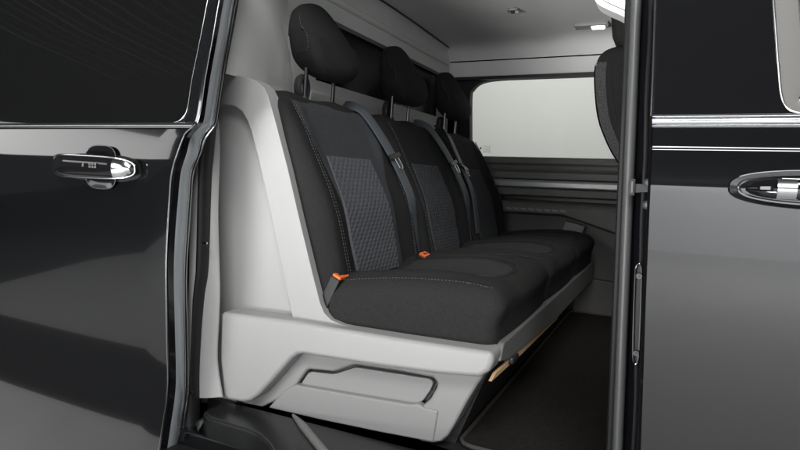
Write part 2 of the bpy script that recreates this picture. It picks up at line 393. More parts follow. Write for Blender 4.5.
# ---------- door pillar between the opening and the front door
def pil(y, t, yy): # t: 0 inner edge, 1 door side
    a = 627.5 + (608 - 627.5) * y / 450; b = 657 + (640 - 657) * y / 450
    return ony(a + (b - a) * t, y, yy)
YP = [-80 + 30 * i for i in range(24)]
mb = MB(); rows = []
def tum(y): return .05 * max(0, (120 - y) / 200)
for y in YP:
    d = tum(y)
    rows.append([pil(y, -.02, 1.16 + d), pil(y, .0, 1.08 + d), pil(y, .1, 1.045 + d), pil(y, .45, 1.035 + d), pil(y, .62, 1.02 + d), pil(y, .85, 1.005 + d), pil(y, 1.0, .995 + d), pil(y, 1.1, .985 + d)])
mb.grid(rows, M['jamb']); pillar = mb.build('door_pillar', van)
mb = MB(); mb.tube([pil(y, .29, 1.02 + tum(y)) for y in YP], .0085, M['seal'], 14, r2=.012, up=(1, 0, 0)); mb.build('pillar_seal', van, pillar)
mb = MB(); mb.tube([pil(y, .07, 1.03 + tum(y)) for y in YP], .007, M['rubber'], 10); mb.build('inner_seal', van, pillar)
mb = MB(); mb.tube([pil(y, .80 + .02 * math.sin(y * .05), .995 + tum(y)) for y in YP], .0035, M['rubber'], 8)
mb.build('pillar_edge_strip', van, pillar)
mb = MB()
pp = [pil(y, t, .986) for t, y in ((.64, 269), (.72, 264), (.82, 267), (.855, 285), (.86, 345), (.83, 361), (.75, 364), (.68, 359), (.655, 340), (.64, 300))]
pp = spline(pp + [pp[0]], 4)[:-1]
mb.prism([p + V((0, .003, 0)) for p in pp], (0, .004, 0), M['rubber']); mb.tube(pp, .0016, M['rim'], 6, closed=True)
for y in (276, 353):
    c = pil(y, .76, .985); mb.tube([c, c + V((0, -.003, 0))], .0042, M['post'], 10); mb.tube([c + V((0, -.003, 0)), c + V((0, -.004, 0))], .003, M['blackplastic'], 6)
mb.build('striker_plate', van, pillar)
mb = MB(); a, b = pil(187, .28, 1.0), pil(190, 1.02, .99)
mb.prism([pil(183, .28, .99), pil(185, 1.0, .985), pil(192, 1.0, .985), pil(193, .28, .99)], (0, .006, 0), M['rubber'])
c = pil(187, .42, .987); mb.box(c - V((.004, .003, .013)), c + V((.004, .003, .013)), M['rubber']); mb.box(c - V((.0015, .006, .009)), c + V((.0015, .002, .009)), M['post'])
for y in (183, 205):
    c = pil(y, .93, .99); mb.tube([c, c + V((0, -.004, 0))], .007, M['rubber'], 12); mb.tube([c + V((0, -.004, 0)), c + V((0, -.006, 0))], .0035, M['post'], 8)
mb.build('check_strap', van, pillar)
# white cover at the head of the pillar
mb = MB(); pts = spline([ony(584, -40, 1.12), ony(592, -8, 1.12), ony(597, 3, 1.12), ony(607, 9, 1.12), ony(618, 14, 1.12), ony(631, 20.5, 1.12), ony(640, 24, 1.12)], 5)
mb.prism(pts + [ony(646, -40, 1.12)], (0, .05, 0), M['white'])
mb.tube([p + V((.006, -.0005, .008)) for p in pts[4:]], .0007, M['rubber'], 5)
mb.build('pillar_cover', van, bevel=.006)

# ---------- body shell: roof, sides behind the trim, end walls (keep the outside light out)
mb = MB()
mb.box((-2.4, 1.02, .70), (1.3, 2.74, .73), M['paint'])
mb.box((-.985, 1.03, .60), (1.3, 1.06, .70), M['paint'])                 # rail over the opening
mb.box((-2.4, .99, -.75), (-1.03, 1.02, .70), M['paint'])                # rear quarter behind the slid-back door
mb.box((-1.02, .965, -.75), (1.3, 1.05, -.60), M['paint'])               # sill
mb.box((-2.4, 2.71, -.75), (1.3, 2.74, .10), M['paint'])                 # far side below and above the window
mb.box((-2.4, 2.71, .49), (1.3, 2.74, .70), M['paint']); mb.box((-2.4, 2.71, .10), (-.96, 2.74, .49), M['paint']); mb.box((.35, 2.71, .10), (1.3, 2.74, .49), M['paint'])
mb.box((1.27, 1.06, -.75), (1.3, 2.71, .70), M['blackplastic']); mb.box((-2.4, 1.02, -.75), (-2.37, 2.71, .70), M['blackplastic'])
mb.box((-2.4, 1.05, -.75), (1.3, 2.71, -.62), M['blackplastic'])
mb.build('body_shell', van, bevel=.006)

# ---------- rear side of the opening: weather seal and pillar trim
sl = spline([ony(238, -50, 1.03), ony(231, 0, 1.02), ony(220, 60, 1.01), ony(212, 110, 1.0), ony(208, 135, 1.0), ony(205, 170, 1.0), ony(204, 200, 1.0), ony(203, 240, 1.0), ony(201.5, 272, 1.0), ony(198, 295, 1.0), ony(195, 330, 1.0), ony(193, 370, 1.0), ony(193, 397, 1.0), ony(193, 425, 1.0), ony(196, 455, 1.0), ony(203, 500, 1.0)], 5)
mb = MB(); mb.tube(sl, .0125, M['rubber'], 12, r2=.02, up=(1, 0, 0)); mb.tube([p + V((-.008, -.016, 0)) for p in sl], .005, M['seal'], 8)
for y in (243, 392):
    c = ony(205 if y == 243 else 190, y, .978); mb.box(c - V((.006, .002, .0022)), c + V((.006, .002, .0022)), M['chrome'])
mb.build('opening_seal', van)
mb = MB()   # pale inner lip between door and seal
mb.grid([[ony(a, y, .972), ony(b, y, .968)] for y, a, b in ((150, 193, 199), (175, 191.5, 198), (200, 190.5, 197.2), (240, 189.6, 196.4), (272, 189.2, 195.5), (300, 188.4, 192.5), (340, 188, 191), (385, 187.6, 189))], M['trim'])
mb.build('pillar_lip', van)
mb = MB()
lf = spline([ony(215.5, 119, 1.02), ony(214.5, 130, 1.02), ony(212, 160, 1.015), ony(209, 210, 1.01), ony(208, 255, 1.01), ony(205, 285, 1.01), ony(201, 320, 1.01), ony(199, 360, 1.01), ony(198.5, 398, 1.01)], 4)
rt = spline([ony(217.5, 119, 1.03), ony(218.2, 130, 1.03), ony(218.5, 160, 1.025), ony(217, 210, 1.02), ony(218, 255, 1.02), ony(219, 290, 1.02), ony(218, 320, 1.02), ony(216.5, 360, 1.02), ony(222, 397, 1.02)], 4)
mb.grid([[a + V((-.02, .03, 0)), a + V((-.001, .006, 0)), a, a * .5 + b * .5 + V((0, -.003, 0)), b, b + V((.001, .003, 0)), b + (b.normalized() * .09)] for a, b in zip(lf, rt)], M['trim'])
mb.build('pillar_trim', van)

# ---------- bulkhead behind the bench: lining curving round from the pillar, with its dark window
mb = MB(); rows = []
BX = -1.0
def bulk_pt(s, z):
    # s runs round from the pillar (0) over the soft corner (1) to the far wall (2)
    r = .16; zt = 1.25
    y0, x0 = 1.05, -.90
    if s <= .3: t = s / .3; return V((-.935 + .004 * math.sin(math.pi * t), .985 + .115 * t, z))
    if s <= 1: a = (s - .3) / .7; return V((-.935 - .065 * (.75 * a + .25 * a * a * (3 - 2 * a)), 1.10 + .255 * a, z))
    return V((-1.0, 1.355 + (2.64 - 1.355) * (s - 1), z))
SS = [0, .1, .2, .3, .4, .5, .6, .7, .8, .9, 1.0]
w0, w1 = 1.50, 2.56
zl, zh = .285, .485
def zw_top(yv): return .463 + .03 * (yv - 1.5)
def bgrid(zs, ss): mb.grid([[bulk_pt(s, z) for s in ss] for z in zs], M['bulk'])
bgrid([.223, .24, .26, .30, .35, .42, .5, .56, .62, .69], SS)
sw0 = 1 + (w0 - 1.355) / 1.285; sw1 = 1 + (w1 - 1.355) / 1.285
bgrid([-.2, 0, .2, zl], [1, sw0, 1.3, 1.6, sw1, 2]); bgrid([zh + .0, .52, .56, .6, .69], [1, sw0, 1.3, 1.6, sw1, 2])
bgrid([zl, .36, .42, zh], [1, sw0]); bgrid([zl, .36, .42, zh], [sw1, 2])
# rounded return of the window opening
loop = [(w0, zl), (w1, zl), (w1, zh), (w0, zh)]
for (ya, za), (yb, zb) in zip(loop, loop[1:] + loop[:1]): mb.grid([[V((-1.0, ya, za)), V((-1.0, yb, zb))], [V((-1.03, ya, za)), V((-1.03, yb, zb))]], M['bulk'])
# swages in the lining above and below the window
mb.tube([V((-.998, 1.40 + i * .1, .545)) for i in range(13)], .012, M['bulk'], 10)
bulk = mb.build('bulkhead', van, angle=50)
mb = MB(); mb.box((-1.04, w0 - .02, zl - .02), (-1.034, w1 + .02, zh + .02), M['dark_glass']); mb.build('bulkhead_window', van, bulk)
mb = MB(); mb.box((-1.02, 1.45, .205), (-.985, 2.6, .25), M['bulk']); mb.build('bulkhead_rail', van, bulk, bevel=.01)
mb = MB(); rows = []
def on_bulk(px, py):
    best = None
    for i in range(240):
        s_ = .05 + 1.1 * i / 239; b = bulk_pt(s_, 0); p = ony(px, py, b.y); d = abs(p.x - b.x)
        if best is None or d < best[0]: best = (d, s_, p.z)
    return best[1], best[2]
arc = [on_bulk(*q) for q in ((293, 97), (293, 90), (292.8, 84), (292.5, 74), (291, 62), (288, 48), (283, 33), (275, 19), (264, 6), (252, -5), (236, -16))]
arc = [(a.x, a.y) for a in spline([V((a, b, 0)) for a, b in arc], 4)]
for a, z in arc: rows.append([bulk_pt(a * t, z) + V((.004, -.003, 0)) * (1 if t < 1 else 0) for t in (0, .2, .35, .5, .65, .8, .9, .97, .985, 1)])
mb.grid(rows, M['bulk']); mb.build('pillar_lining', van, angle=60)
# inner pillar lining panel above the seat shield, an overlapping moulding with a curved edge
# ---------- headliner
mb = MB(); rows = []
def hz(x, yv): return .612 + .02 * math.sin(math.pi * (yv - 1.05) / 1.6) + .022 * max(0, min(1, (x + .55) / .08)) ** 1 * .6 + .03 * max(0, x + .45) * .5
xs = [-1.0 + .02 * i for i in range(116)]
for yv in [1.06, 1.2, 1.4, 1.6, 1.8, 2.0, 2.2, 2.35, 2.42]: rows.append([V((x, yv, hz(x, yv))) for x in xs])
for dy, fr in ((.10, .03), (.14, .10), (.17, .25), (.19, .5), (.203, .78), (.212, 1.0)): rows.append([V((x, 2.42 + dy, hz(x, 2.42) * (1 - fr) + .558 * fr)) for x in xs])
mb.grid(rows, M['headliner'])
mb.tube([V((-.985, 1.1 + .1 * i, hz(-1, 1.1 + .1 * i) - .004)) for i in range(16)], .003, M['rubber'], 6)
hl = mb.build('headliner', van)
c = onz(597, 25.5, .628)
mb = MB(); mb.box(c - V((.085, .03, .006)), c + V((.045, .03, .012)), M['midplastic']); rl = mb.build('reading_lamp', van, hl, bevel=.005)
mb = MB(); mb.roundbox((.05, .034, .012), .005, (3, 3, 2), lambda p: c + V((.005, 0, -.006)) + p, M['lamp']); mb.build('lamp_lens', van, hl)
c2 = onz(513, 10.5, .622); mb = MB(); mb.tube([c2 + V((0, 0, .006)), c2 - V((0, 0, .004))], .02, M['midplastic'], 16); mb.tube([c2 - V((0, 0, .003)), c2 - V((0, 0, .010))], .007, M['blackplastic'], 10); mb.tube([c2 + V((.01, 0, -.006)), c2 + V((.022, 0, -.008))], .005, M['midplastic'], 8)
mb.build('coat_hook', van, hl)

# ---------- far wall of the cabin
prof_up = [(2.66, .64), (2.635, .575), (2.622, .562), (2.620, .553)]
prof_hd = [(2.65, .556), (2.630, .552), (2.634, .52), (2.642, .487), (2.66, .482)]
mb = MB()
def sweep(prof, m, x0=-1.0, x1=1.2, n=2, sx=0):
    mb.grid([[V((x0 + (x1 - x0) * i / n, a, b)) for i in range(n + 1)] for a, b in prof], m)
sweep(prof_hd, M['headliner'])
mb.box((-1.0, 2.645, .472), (1.2, 2.70, .486), M['rubber'])
side = mb.build('window_header', van)
mb = MB()
prof = [(2.70, .118), (2.655, .114), (2.645, .108), (2.640, .092), (2.640, .088), (2.652, .078), (2.655, .066), (2.650, .057), (2.628, .050), (2.618, .045), (2.616, .020), (2.622, .016)]
sweep(prof, M['greyplastic'], n=4)
prof = [(2.625, -.026), (2.606, -.028), (2.604, -.055), (2.615, -.062), (2.66, -.064)]
sweep(prof, M['greyplastic'], n=4)
sweep([(2.70, .018), (2.66, .0), (2.66, -.085), (2.60, -.088)], M['blackplastic'])
prof = [(2.66, -.078), (2.58, -.090), (2.555, -.104), (2.552, -.112), (2.556, -.135), (2.575, -.142), (2.68, -.146)]
wp = mb.build('side_panel', van)
mb = MB(); sweep([(2.622, .014), (2.604, .010), (2.598, .002), (2.598, -.016), (2.604, -.022), (2.625, -.026)], M['satin'], -.76, 1.2, 6); mb.build('armrest_rail', van, wp)
mb = MB()
xs2 = [-1.0, -.8, -.6, -.42, -.36, -.30, -.24, -.16, 0, .5, 1.2]
dz = lambda x: -.10 * max(0, min(1, (x + .42) / .35))
for pr, m in (([(2.66, -.078), (2.58, -.086)], 'greyplastic'),):
    mb.grid([[V((x, a, b)) for x in xs2] for a, b in pr], M[m])
mb.grid([[V((x, 2.58, -.086)) for x in xs2], [V((x, 2.556, -.096)) for x in xs2], [V((x, 2.550, -.105)) for x in xs2], [V((x, 2.552, -.130 + dz(x))) for x in xs2], [V((x, 2.565, -.140 + dz(x))) for x in xs2], [V((x, 2.66, -.146 + dz(x))) for x in xs2]], M['greyplastic'])
for i in range(34):
    x = -.74 + i * .034
    for r in range(1 if x < -.40 else 5):
        z = -.112 - r * .016
        if z < -.125 + dz(x): continue
        mb.prism([V((x, 2.549, z)), V((x + .026, 2.549, z - .002)), V((x + .030, 2.549, z - .011)), V((x + .004, 2.549, z - .009))], (0, .004, 0), M['midplastic'] if x < -.4 else M['greyplastic'])
mb.build('storage_shelf', van, wp)
mb = MB(); sweep([(2.66, -.14), (2.655, -.30), (2.645, -.42), (2.64, -.56)], M['greyplastic'], n=2)
mb.prism([V((-.42, 2.62, -.16)), V((-.33, 2.62, -.18)), V((-.36, 2.62, -.27)), V((-.44, 2.62, -.25))], (0, .04, 0), M['midplastic'])
mb.prism([V((-.36, 2.60, -.40)), V((.4, 2.60, -.46)), V((.4, 2.60, -.56)), V((-.36, 2.60, -.56))], (0, .06, 0), M['greyplastic'])
mb.build('lower_side_panel', van, wp, bevel=.006)
mb = MB(); mb.box((-.52, 2.6385, .0755), (-.49, 2.655, .079), M['blackplastic']); mb.box((-.487, 2.6385, .0755), (-.465, 2.655, .079), M['blackplastic']); mb.build('air_vent', van, wp)
# window: rubber surround with rounded corners and the clear pane
mb = MB(); A = [(470, 152), (470, 98), (472, 90), (478, 84), (487, 81), (500, 79.5)]
outl = [ony(x, y, 2.68) for x, y in A]
zt0 = outl[-1].z; top = [V((-.70 + .1 * i, 2.68, zt0 + .004 * i)) for i in range(1, 11)]
bot = [V((.3, 2.68, .110)), V((-.86, 2.68, .110))]
inner = spline(outl[:], 4) + top + bot
ctr = V((-.3, 2.68, .3)); outer = []
for p in inner: outer.append(V((-.3 + (p.x + .3) * 1.09 - .03 * (p.x < -.5), 2.682, .3 + (p.z - .3) * 1.25)))
mb.grid([inner + [inner[0]], outer + [outer[0]]], M['rubber']); mb.grid([inner + [inner[0]], [p + V((0, .04, 0)) for p in inner + [inner[0]]]], M['rubber'])
mb.build('window_surround', van, wp)
mb = MB(); mb.box((-.97, 2.715, .05), (.36, 2.719, .53), M['glass'])
c = ony(486, 148.5, 2.71)
mk = mat('faint_window_print', (.5, .5, .49), .8)
mb.prism([c + V((-.030, 0, -.004)), c + V((-.022, 0, -.004)), c + V((-.022, 0, .006)), c + V((-.030, 0, .006))], (0, -.001, 0), M['greyplastic'])
for r in range(4):
    for q in range(4): mb.box(c + V((-.012 + q * .009, -.001, .010 - r * .009)), c + V((-.012 + q * .009 + (.0045 if (q + r) % 3 else .007), 0, .0128 - r * .009)), mk)
mb.build('side_window', van, wp)

# ---------- cabin floor, sill step
mb = MB(); mb.box((-1.0, 1.06, -.60), (1.25, 2.66, -.556), M['blackplastic']); mb.build('cabin_floor', van)
mb = MB()
zf = -.556
outer_l = [onz(203, 411, zf), onz(226, 401, zf), onz(270, 405, zf), onz(300, 400, zf), onz(440, 445, zf), onz(520, 470, zf), onz(520, 560, zf), onz(330, 560, zf), onz(292, 480, zf), onz(275, 455, zf), onz(268, 443, zf), onz(258, 434, zf), onz(246, 429, zf), onz(208, 418, zf)]
mb.prism(outer_l, (0, 0, -.06), M['step'])
st = mb.build('entry_step', van, bevel=.007, seg=4)
mb = MB(); edge_glint = [onz(293, 415, zf + .003), onz(303, 426, zf + .004), onz(316, 442, zf + .004), onz(335, 465, zf + .004)]
mb.tube(spline(edge_glint, 5), lambda t: .003 + .006 * min(1, t * 3), M['fascia'], 12, up=(0, 0, 1))  # paler bead: the highlight on the step's curved edge, put into colour
mb.build('step_edge_highlight', van, st)
mb = MB(); mb.box((-1.0, .90, -.66), (-.55, 1.06, -.635), M['rubber']); 
mb.prism([onz(196, 424, -.57), onz(206, 417, -.57), onz(203, 424, -.57), onz(198, 432, -.57)], (0, 0, .004), M['rim'])
mb.build('step_well', van, st)

# ================================================================== BENCH SEAT
bench = thing('bench_seat', 'three-place bench in charcoal fabric on a light grey moulded plinth inside the van', 'bench seat', (-.6, 1.84, GZ - .556))
# plinth near end ---------------------------------------------------
YB = 1.035
mb = MB()
yb = lambda x: YB
band = [ony(x, y, yb(x)) for x, y in ((220, 312), (255, 316.5), (290, 321), (330, 327.5), (400, 339), (450, 346.5), (474, 350), (493, 352.8))]
band += [ony(x, y, yb(x)) for x, y in ((493, 363), (489, 372), (479, 378), (440, 375), (380, 367), (320, 357.5), (303, 354.5), (297, 355), (291, 359), (280, 371.5), (268, 385), (258, 396), (250, 401.5), (242, 403), (228, 400.5), (222.5, 397), (219, 360))]
mb.prism(band, (0, .07, 0), M['trim'])
plinth = mb.build('plinth', bench, bevel=.011, seg=4)
plinth['label'] = 'light grey plastic plinth under the near end'
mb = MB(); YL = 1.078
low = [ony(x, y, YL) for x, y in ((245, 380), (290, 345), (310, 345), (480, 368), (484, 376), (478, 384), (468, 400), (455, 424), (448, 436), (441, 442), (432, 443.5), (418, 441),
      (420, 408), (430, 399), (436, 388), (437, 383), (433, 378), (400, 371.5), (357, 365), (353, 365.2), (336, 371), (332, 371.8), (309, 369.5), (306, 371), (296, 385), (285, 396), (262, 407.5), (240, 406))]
mb.prism(low, (0, .06, 0), M['trim_shaded']); mb.build('lower_plinth_panel', bench, plinth, bevel=.007, seg=3)
# storage hatch: dark gap with an inset cover
mb = MB()
hat = [(297, 384), (306, 371), (309, 369.5), (332, 371.8), (336, 371), (353, 365.2), (357, 365), (400, 371.5), (431, 376.5), (435.5, 379), (436.5, 383), (433, 391), (426, 401), (418, 406), (409, 406.5), (350, 396), (300, 387.5)]
def pl(pts, Y, g=0):
    c = V((sum(p[0] for p in pts) / len(pts), sum(p[1] for p in pts) / len(pts), 0)); return [ony(c.x + (x - c.x) * (1 + g), c.y + (y - c.y) * (1 + g * 3.2), Y) for x, y in pts]
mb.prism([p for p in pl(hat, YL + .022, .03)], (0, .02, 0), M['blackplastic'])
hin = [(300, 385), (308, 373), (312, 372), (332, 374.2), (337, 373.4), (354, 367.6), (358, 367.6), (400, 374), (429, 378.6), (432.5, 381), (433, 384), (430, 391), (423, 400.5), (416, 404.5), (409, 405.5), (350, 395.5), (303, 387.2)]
mb.prism([ony(x, y, YL + .010) for x, y in hin], (0, .02, 0), M['trim_shaded'])
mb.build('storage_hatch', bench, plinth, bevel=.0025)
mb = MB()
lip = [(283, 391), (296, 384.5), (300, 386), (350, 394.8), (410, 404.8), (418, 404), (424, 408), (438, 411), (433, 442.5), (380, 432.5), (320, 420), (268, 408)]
mb.prism([ony(x, y, YL - .004) for x, y in lip], (0, .02, 0), M['trim_shaded']); mb.build('plinth_kick_panel', bench, plinth, bevel=.004)
# front fascia, board under it and kick face
mb = MB()
xf = -.278
fa = [onx(503.5, 346, xf), onx(500.5, 362, xf), onx(508.5, 360, xf), onx(521, 350, xf), onx(559, 316.5, xf), V((xf, 2.57, -.40)), V((xf, 2.57, -.325)), V((xf, 1.11, -.316))]
mb.prism(fa, (-.016, 0, 0), M['fascia'])
mb.build('front_fascia', bench, plinth, bevel=.004)
mb = MB(); mb.prism([onx(*q, xf - .004) for q in ((491.5, 381.5), (496, 373), (506, 364), (509, 358), (557, 315), (557.5, 318.6), (521.5, 354.2))], (-.006, 0, 0), M['wood']); mb.build('under_seat_board', bench, plinth)
mb = MB(); mb.prism([V((xf - .03, 1.13, -.37)), V((xf - .10, 1.13, -.556)), V((xf - .4, 1.13, -.556)), V((xf - .4, 1.13, -.37))], (0, 1.44, 0), M['blackplastic'])
c = onx(512, 358, xf - .003); mb.roundbox((.02, .05, .016), .006, (2, 3, 2), lambda p: c + p, M['blackplastic']); mb.build('kick_face', bench, plinth)
# side shield ------------------------------------------------------
mb = MB()
YSH = 1.064
sh_out = [(200, 72), (232, 74.5), (248, 77.5), (258, 82), (264, 88), (268, 96), (276, 124), (287, 166), (300, 222), (312, 272), (320, 303), (324, 313), (331, 320), (343, 325), (360, 329), (400, 337), (420, 341)]
sh_bot = [(420, 343), (330, 331), (220, 316), (200, 316)]
mb.prism([ony(x, y, 1.072) for x, y in ((203, 315), (236, 315), (236, 403), (201, 403))], (0, .02, 0), M['trim'])
full = [ony(x, y, YSH + .026) for x, y in sh_out] + [ony(x, y, YSH + .026) for x, y in sh_bot]
mb.prism(full, (0, .03, 0), M['trim'])
groove = [(294, 324), (289, 300), (279, 252), (268, 200), (259, 160), (252, 133), (247.5, 120), (242, 111), (235, 106), (226, 104), (200, 103)]
mb.prism([ony(x, y, YSH + .03) for x, y in ((200, 73.5), (232, 76), (250, 80), (252, 95), (200, 95))], (0, .13, 0), M['trim'])
arch = [ony(x, y, YSH) for x, y in sh_out] + [ony(x, y, YSH) for x, y in ((420, 342), (400, 339), (330, 329.5), (306, 326))] + [ony(x, y, YSH) for x, y in groove]
mb.prism(arch, (0, .04, 0), M['trim'])
shield = mb.build('side_shield', bench, bevel=.009, seg=4)
shield['label'] = 'light grey moulded side shield'

# seats --------------------------------------------------------------
FX = [(-.34, -.632), (-.30, -.640), (-.22, -.655), (-.167, -.668), (-.078, -.690), (0, -.727), (.076, -.765), (.15, -.800), (.20, -.822), (.26, -.846)]
def front(u, z, off=0):                   # front face of a backrest: u across, z up
    x = smooth_tab(FX, z) - .015
    b = .020 * (1 / (1 + math.exp(-(abs(u) - .165) / .012))) - .022 * max(0, (abs(u) - .2) / .045) ** 2 * (abs(u) > .2)
    return x + b * (1 if z < .1 else max(.2, 1 - (z - .1) * 8)) + off - .012 * max(0, (z - .16) / .04) ** 2
def stitch(mb, path, r=.0008, dash=.0055, gap=.002):
    acc = 0; cur = [path[0]]; on = True
    pts = [path[0]]
    for a, b in zip(path, path[1:]):
        n = max(1, int((b - a).length / .0018))
        for i in range(1, n + 1): pts.append(a + (b - a) * i / n)
    seg = []; L = 0
    for a, b in zip(pts, pts[1:]):
        d = (b - a).length; L += d
        ph = L % (dash + gap)
        if ph < dash: seg.append(b)
        else:
            if len(seg) > 1: mb.tube([seg[0], seg[-1]], r, M['thread'], 4)
            seg = []
for k in range(3):
    yc = 1.322 + .503 * k if k < 2 else 2.318
    W = .475
    # backrest
    mb = MB()
    H0, H1 = -.30, .195
    def bf(p):
        z = (H0 + H1) / 2 + p.z; fr = front(p.y, z) if True else 0
        t = (p.x + .05) / .1                       # 0 rear .. 1 front
        zz = z - .02 * max(0, (abs(p.y) - .15) / .09) ** 2 * max(0, min(1, (z - .04) / .12))
        rear = smooth_tab(FX, z) - .100
        return V((rear + (fr - rear) * t, yc + p.y, zz + (.004 * math.sin(p.y * 30) if z > .17 else 0)))
    mb.roundbox((.1, W, H1 - H0), .026, (3, 40, 30), bf, M['fabric'])
    # seam piping at the bolster edges
    for sg in (-1, 1):
        path = spline([V((front(sg * u, z, .0015) , yc + sg * u, z)) for u, z in ((.196, .172), (.195, .12), (.196, .05), (.195, -.03), (.196, -.10), (.192, -.17), (.188, -.235))], 6)
        mb.tube(path, .0018, M['fabric'], 6); stitch(mb, [p + V((.002, sg * -.004, 0)) for p in path]); stitch(mb, [p + V((.001, sg * .004, 0)) for p in path])
    bk = mb.build('backrest', bench, angle=60)
    # insert: blue-grey near, darker far, the dim far end put into the cloth
    mb = MB(); rows = []
    UL = [(-.26, .135), (-.1, .138), (-.02, .148), (.04, .168), (.10, .187), (.18, .190)]
    NZ = 40
    for j in range(NZ + 1):
        z = -.25 + (.178 + .25) * j / NZ; w = smooth_tab(UL, z); e = .003 if 0 < j < NZ else -.002
        rows.append([V((front(-w + 2*w*i/30, z) + (e if 0 < i < 30 else -.002), yc - w + 2*w*i/30, z)) for i in range(31)])
    mb.grid(rows, M['fabric2'] if k == 0 else M['fabric'])
    stitch(mb, [V((front(-.15 + .0 * t, .17 - .13 * t) + .0045, yc - .165 + .075 * t, .17 - .155 * t)) for t in [i / 10 for i in range(11)]], .0007, .004, .0015)
    ins = mb.build('insert_panel', bench, bk)
    # quilted centre
    mb = MB(); rows = []; NU_, NV_ = 150, 200
    z0, z1 = -.245, .048
    for j in range(NV_ + 1):
        z = z0 + (z1 - z0) * j / NV_; w = .112 + .008 * math.sin((z - z0) / (z1 - z0) * 3.1)
        r = []
        for i in range(NU_ + 1):
            u = -w + 2*w*i/NU_
            P = .0215; H = .0100; best = 9
            j0 = round(z / H)
            for jj in (j0 - 1, j0, j0 + 1):
                ox = (jj % 2) * P / 2; a0 = round((u - ox) / P) * P + ox
                best = min(best, ((u - a0) / (P * .56)) ** 2 + ((z - jj * H) / (H * .80)) ** 2)
            hgt = .0034 * max(0, 1 - best) ** .8
            ed = min(i, NU_ - i, (NV_ - j), j); off = .0045 + hgt if ed > 1 else (-.001 if ed == 0 else .003)
            r.append(V((front(u, z, off), yc + u - .016, z + (.010 * (u / w) ** 2 * 0))))
        rows.append(r)
    mb.grid(rows, M['quilt'] if k == 0 else M['fabric2']); mb.build('quilted_panel', bench, bk, angle=80)  # far seats take a darker cloth for the dimness back there
    # headrest on two posts
    mb = MB(); hx, hz_ = -.858, .349
    def hf(p):
        t = (p.z / .1 + 1) / 2
        wid = smooth_tab([(0, .74), (.2, .93), (.45, 1.0), (.7, .93), (.88, .78), (1, .56)], t)
        th = smooth_tab([(0, .95), (.25, 1.05), (.55, .86), (.8, .58), (1, .40)], t)
        z = p.z - .016 * (abs(p.y) / .12) ** 2 * (p.z > 0) + .018 * (abs(p.y) / .12) ** 2 * (p.z < 0) - .01 * (p.x / .05) * (p.z < 0)
        fx_ = (p.x + .05) * th - .05
        return V((hx + .006 - .014 * t + fx_ - .016 * (abs(p.y) / .12) ** 2 * max(0, p.x / .05), yc + .012 + p.y * wid, hz_ + z))
    mb.roundbox((.104, .236, .2), .030, (6, 12, 14), hf, M['fabric'])
    for sg in (-1, 1):
        path = spline([hf(V((x, sg * .118, z))) + V((0, sg * .0004, 0)) for x, z in ((.020, .068), (.022, .03), (.022, -.01), (.018, -.04), (.004, -.06), (-.02, -.069))], 5)
        mb.tube(path, .0013, M['fabric'], 5); stitch(mb, [p + V((.003, 0, 0)) for p in path], .0009)
    hr = mb.build('headrest', bench, angle=80)
    for sg in (-1, 1):
        mb = MB(); mb.tube([V((hx - .012, yc + sg * .066, .17)), V((hx - .008, yc + sg * .066, .27))], .0058, M['post'], 10); mb.build('headrest_post', bench, hr)
        mb = MB(); mb.tube([V((hx - .012, yc + sg * .066, .186)), V((hx - .012, yc + sg * .066, .199))], .011, M['blackplastic'], 12); mb.build('post_sleeve', bench, hr)
    # belt guide loop behind the near post
    mb = MB(); cc = V((hx - .035, yc - .045, .222)); mb.tube([cc + V((0, .020 * math.cos(a), .030 * math.sin(a))) for a in [2*math.pi*i/24 for i in range(24)]], .0075, M['blackplastic'], 8, r2=.012, closed=True)
    mb.build('belt_guide', bench, bk)
    # cushion
    mb = MB(); cx0, cx1 = -.685, -.279
    def cf(p):
        t = (p.x + .2) / .4; x = cx0 + (cx1 - cx0) * t; z = -.283 + p.z
        if p.z > 0:
            au = abs(p.y)
            fz = min(1, p.z / .045)
            z += fz * (.014 * math.exp(-((au - .175) / .035) ** 2) * (1 - max(0, t - .65) * 2.2) - .012 * max(0, 1 - (au / .14) ** 2) * (1 - max(0, t - .55) * 2.2))
            z += fz * (.010 * math.sin(math.pi * max(0, min(1, t))) + .008 * t - .024 * max(0, 1 - t) ** 1.3 - .010 * max(0, (t - .78) / .22) ** 2)
            z -= fz * .010 * max(0, (au - .19) / .045) ** 2
            x -= .012 * t * max(0, 1 - p.z / .04)
        else:
            x -= .012 * t; z -= .012 * 0
        return V((x + .006 * math.cos(p.y / .24 * 1.5) * t, yc + p.y, z))
    mb.roundbox((.4, .488, .136), .030, (30, 34, 4), cf, M['cushion'])
    # seam along the top edge and round the seat well
    for sg in (-1, 1):
        path = spline([cf(V((x, sg * .216, .0675))) + V((0, 0, .001)) for x in (-.17, -.12, -.05, .02, .09, .13, .16)] + [cf(V((.178, sg * .205, .065))) + V((0, 0, .001))], 5)
        mb.tube(path, .0016, M['cushion'], 5); stitch(mb, [p + V((0, sg * .004, .0004)) for p in path]); 
        path2 = spline([cf(V((x, sg * u, .068))) + V((0, 0, .0008)) for x, u in ((-.17, .142), (-.05, .146), (.05, .146), (.10, .135), (.135, .105), (.15, .05), (.154, 0))], 5)
        mb.tube(path2, .0016, M['cushion'], 5); stitch(mb, [p + V((0, sg * .004, .0006)) for p in path2], .0009)
    cu = mb.build('seat_cushion', bench, angle=70)
    # woven centre of the cushion
    mb = MB(); rows = []
    for j in range(31):
        x = -.15 + .295 * j / 30; w = .138 * min(1, max(.02, 1 - max(0, (x - .03) / .118) ** 2.4) ** .5)
        rows.append([cf(V((x, -w + 2*w*i/20, .068))) + V((0, 0, .0022 if 0 < i < 20 and 0 < j < 30 else -.001)) for i in range(21)])
    mb.grid(rows, M['cushion2']); mb.build('cushion_insert', bench, cu)
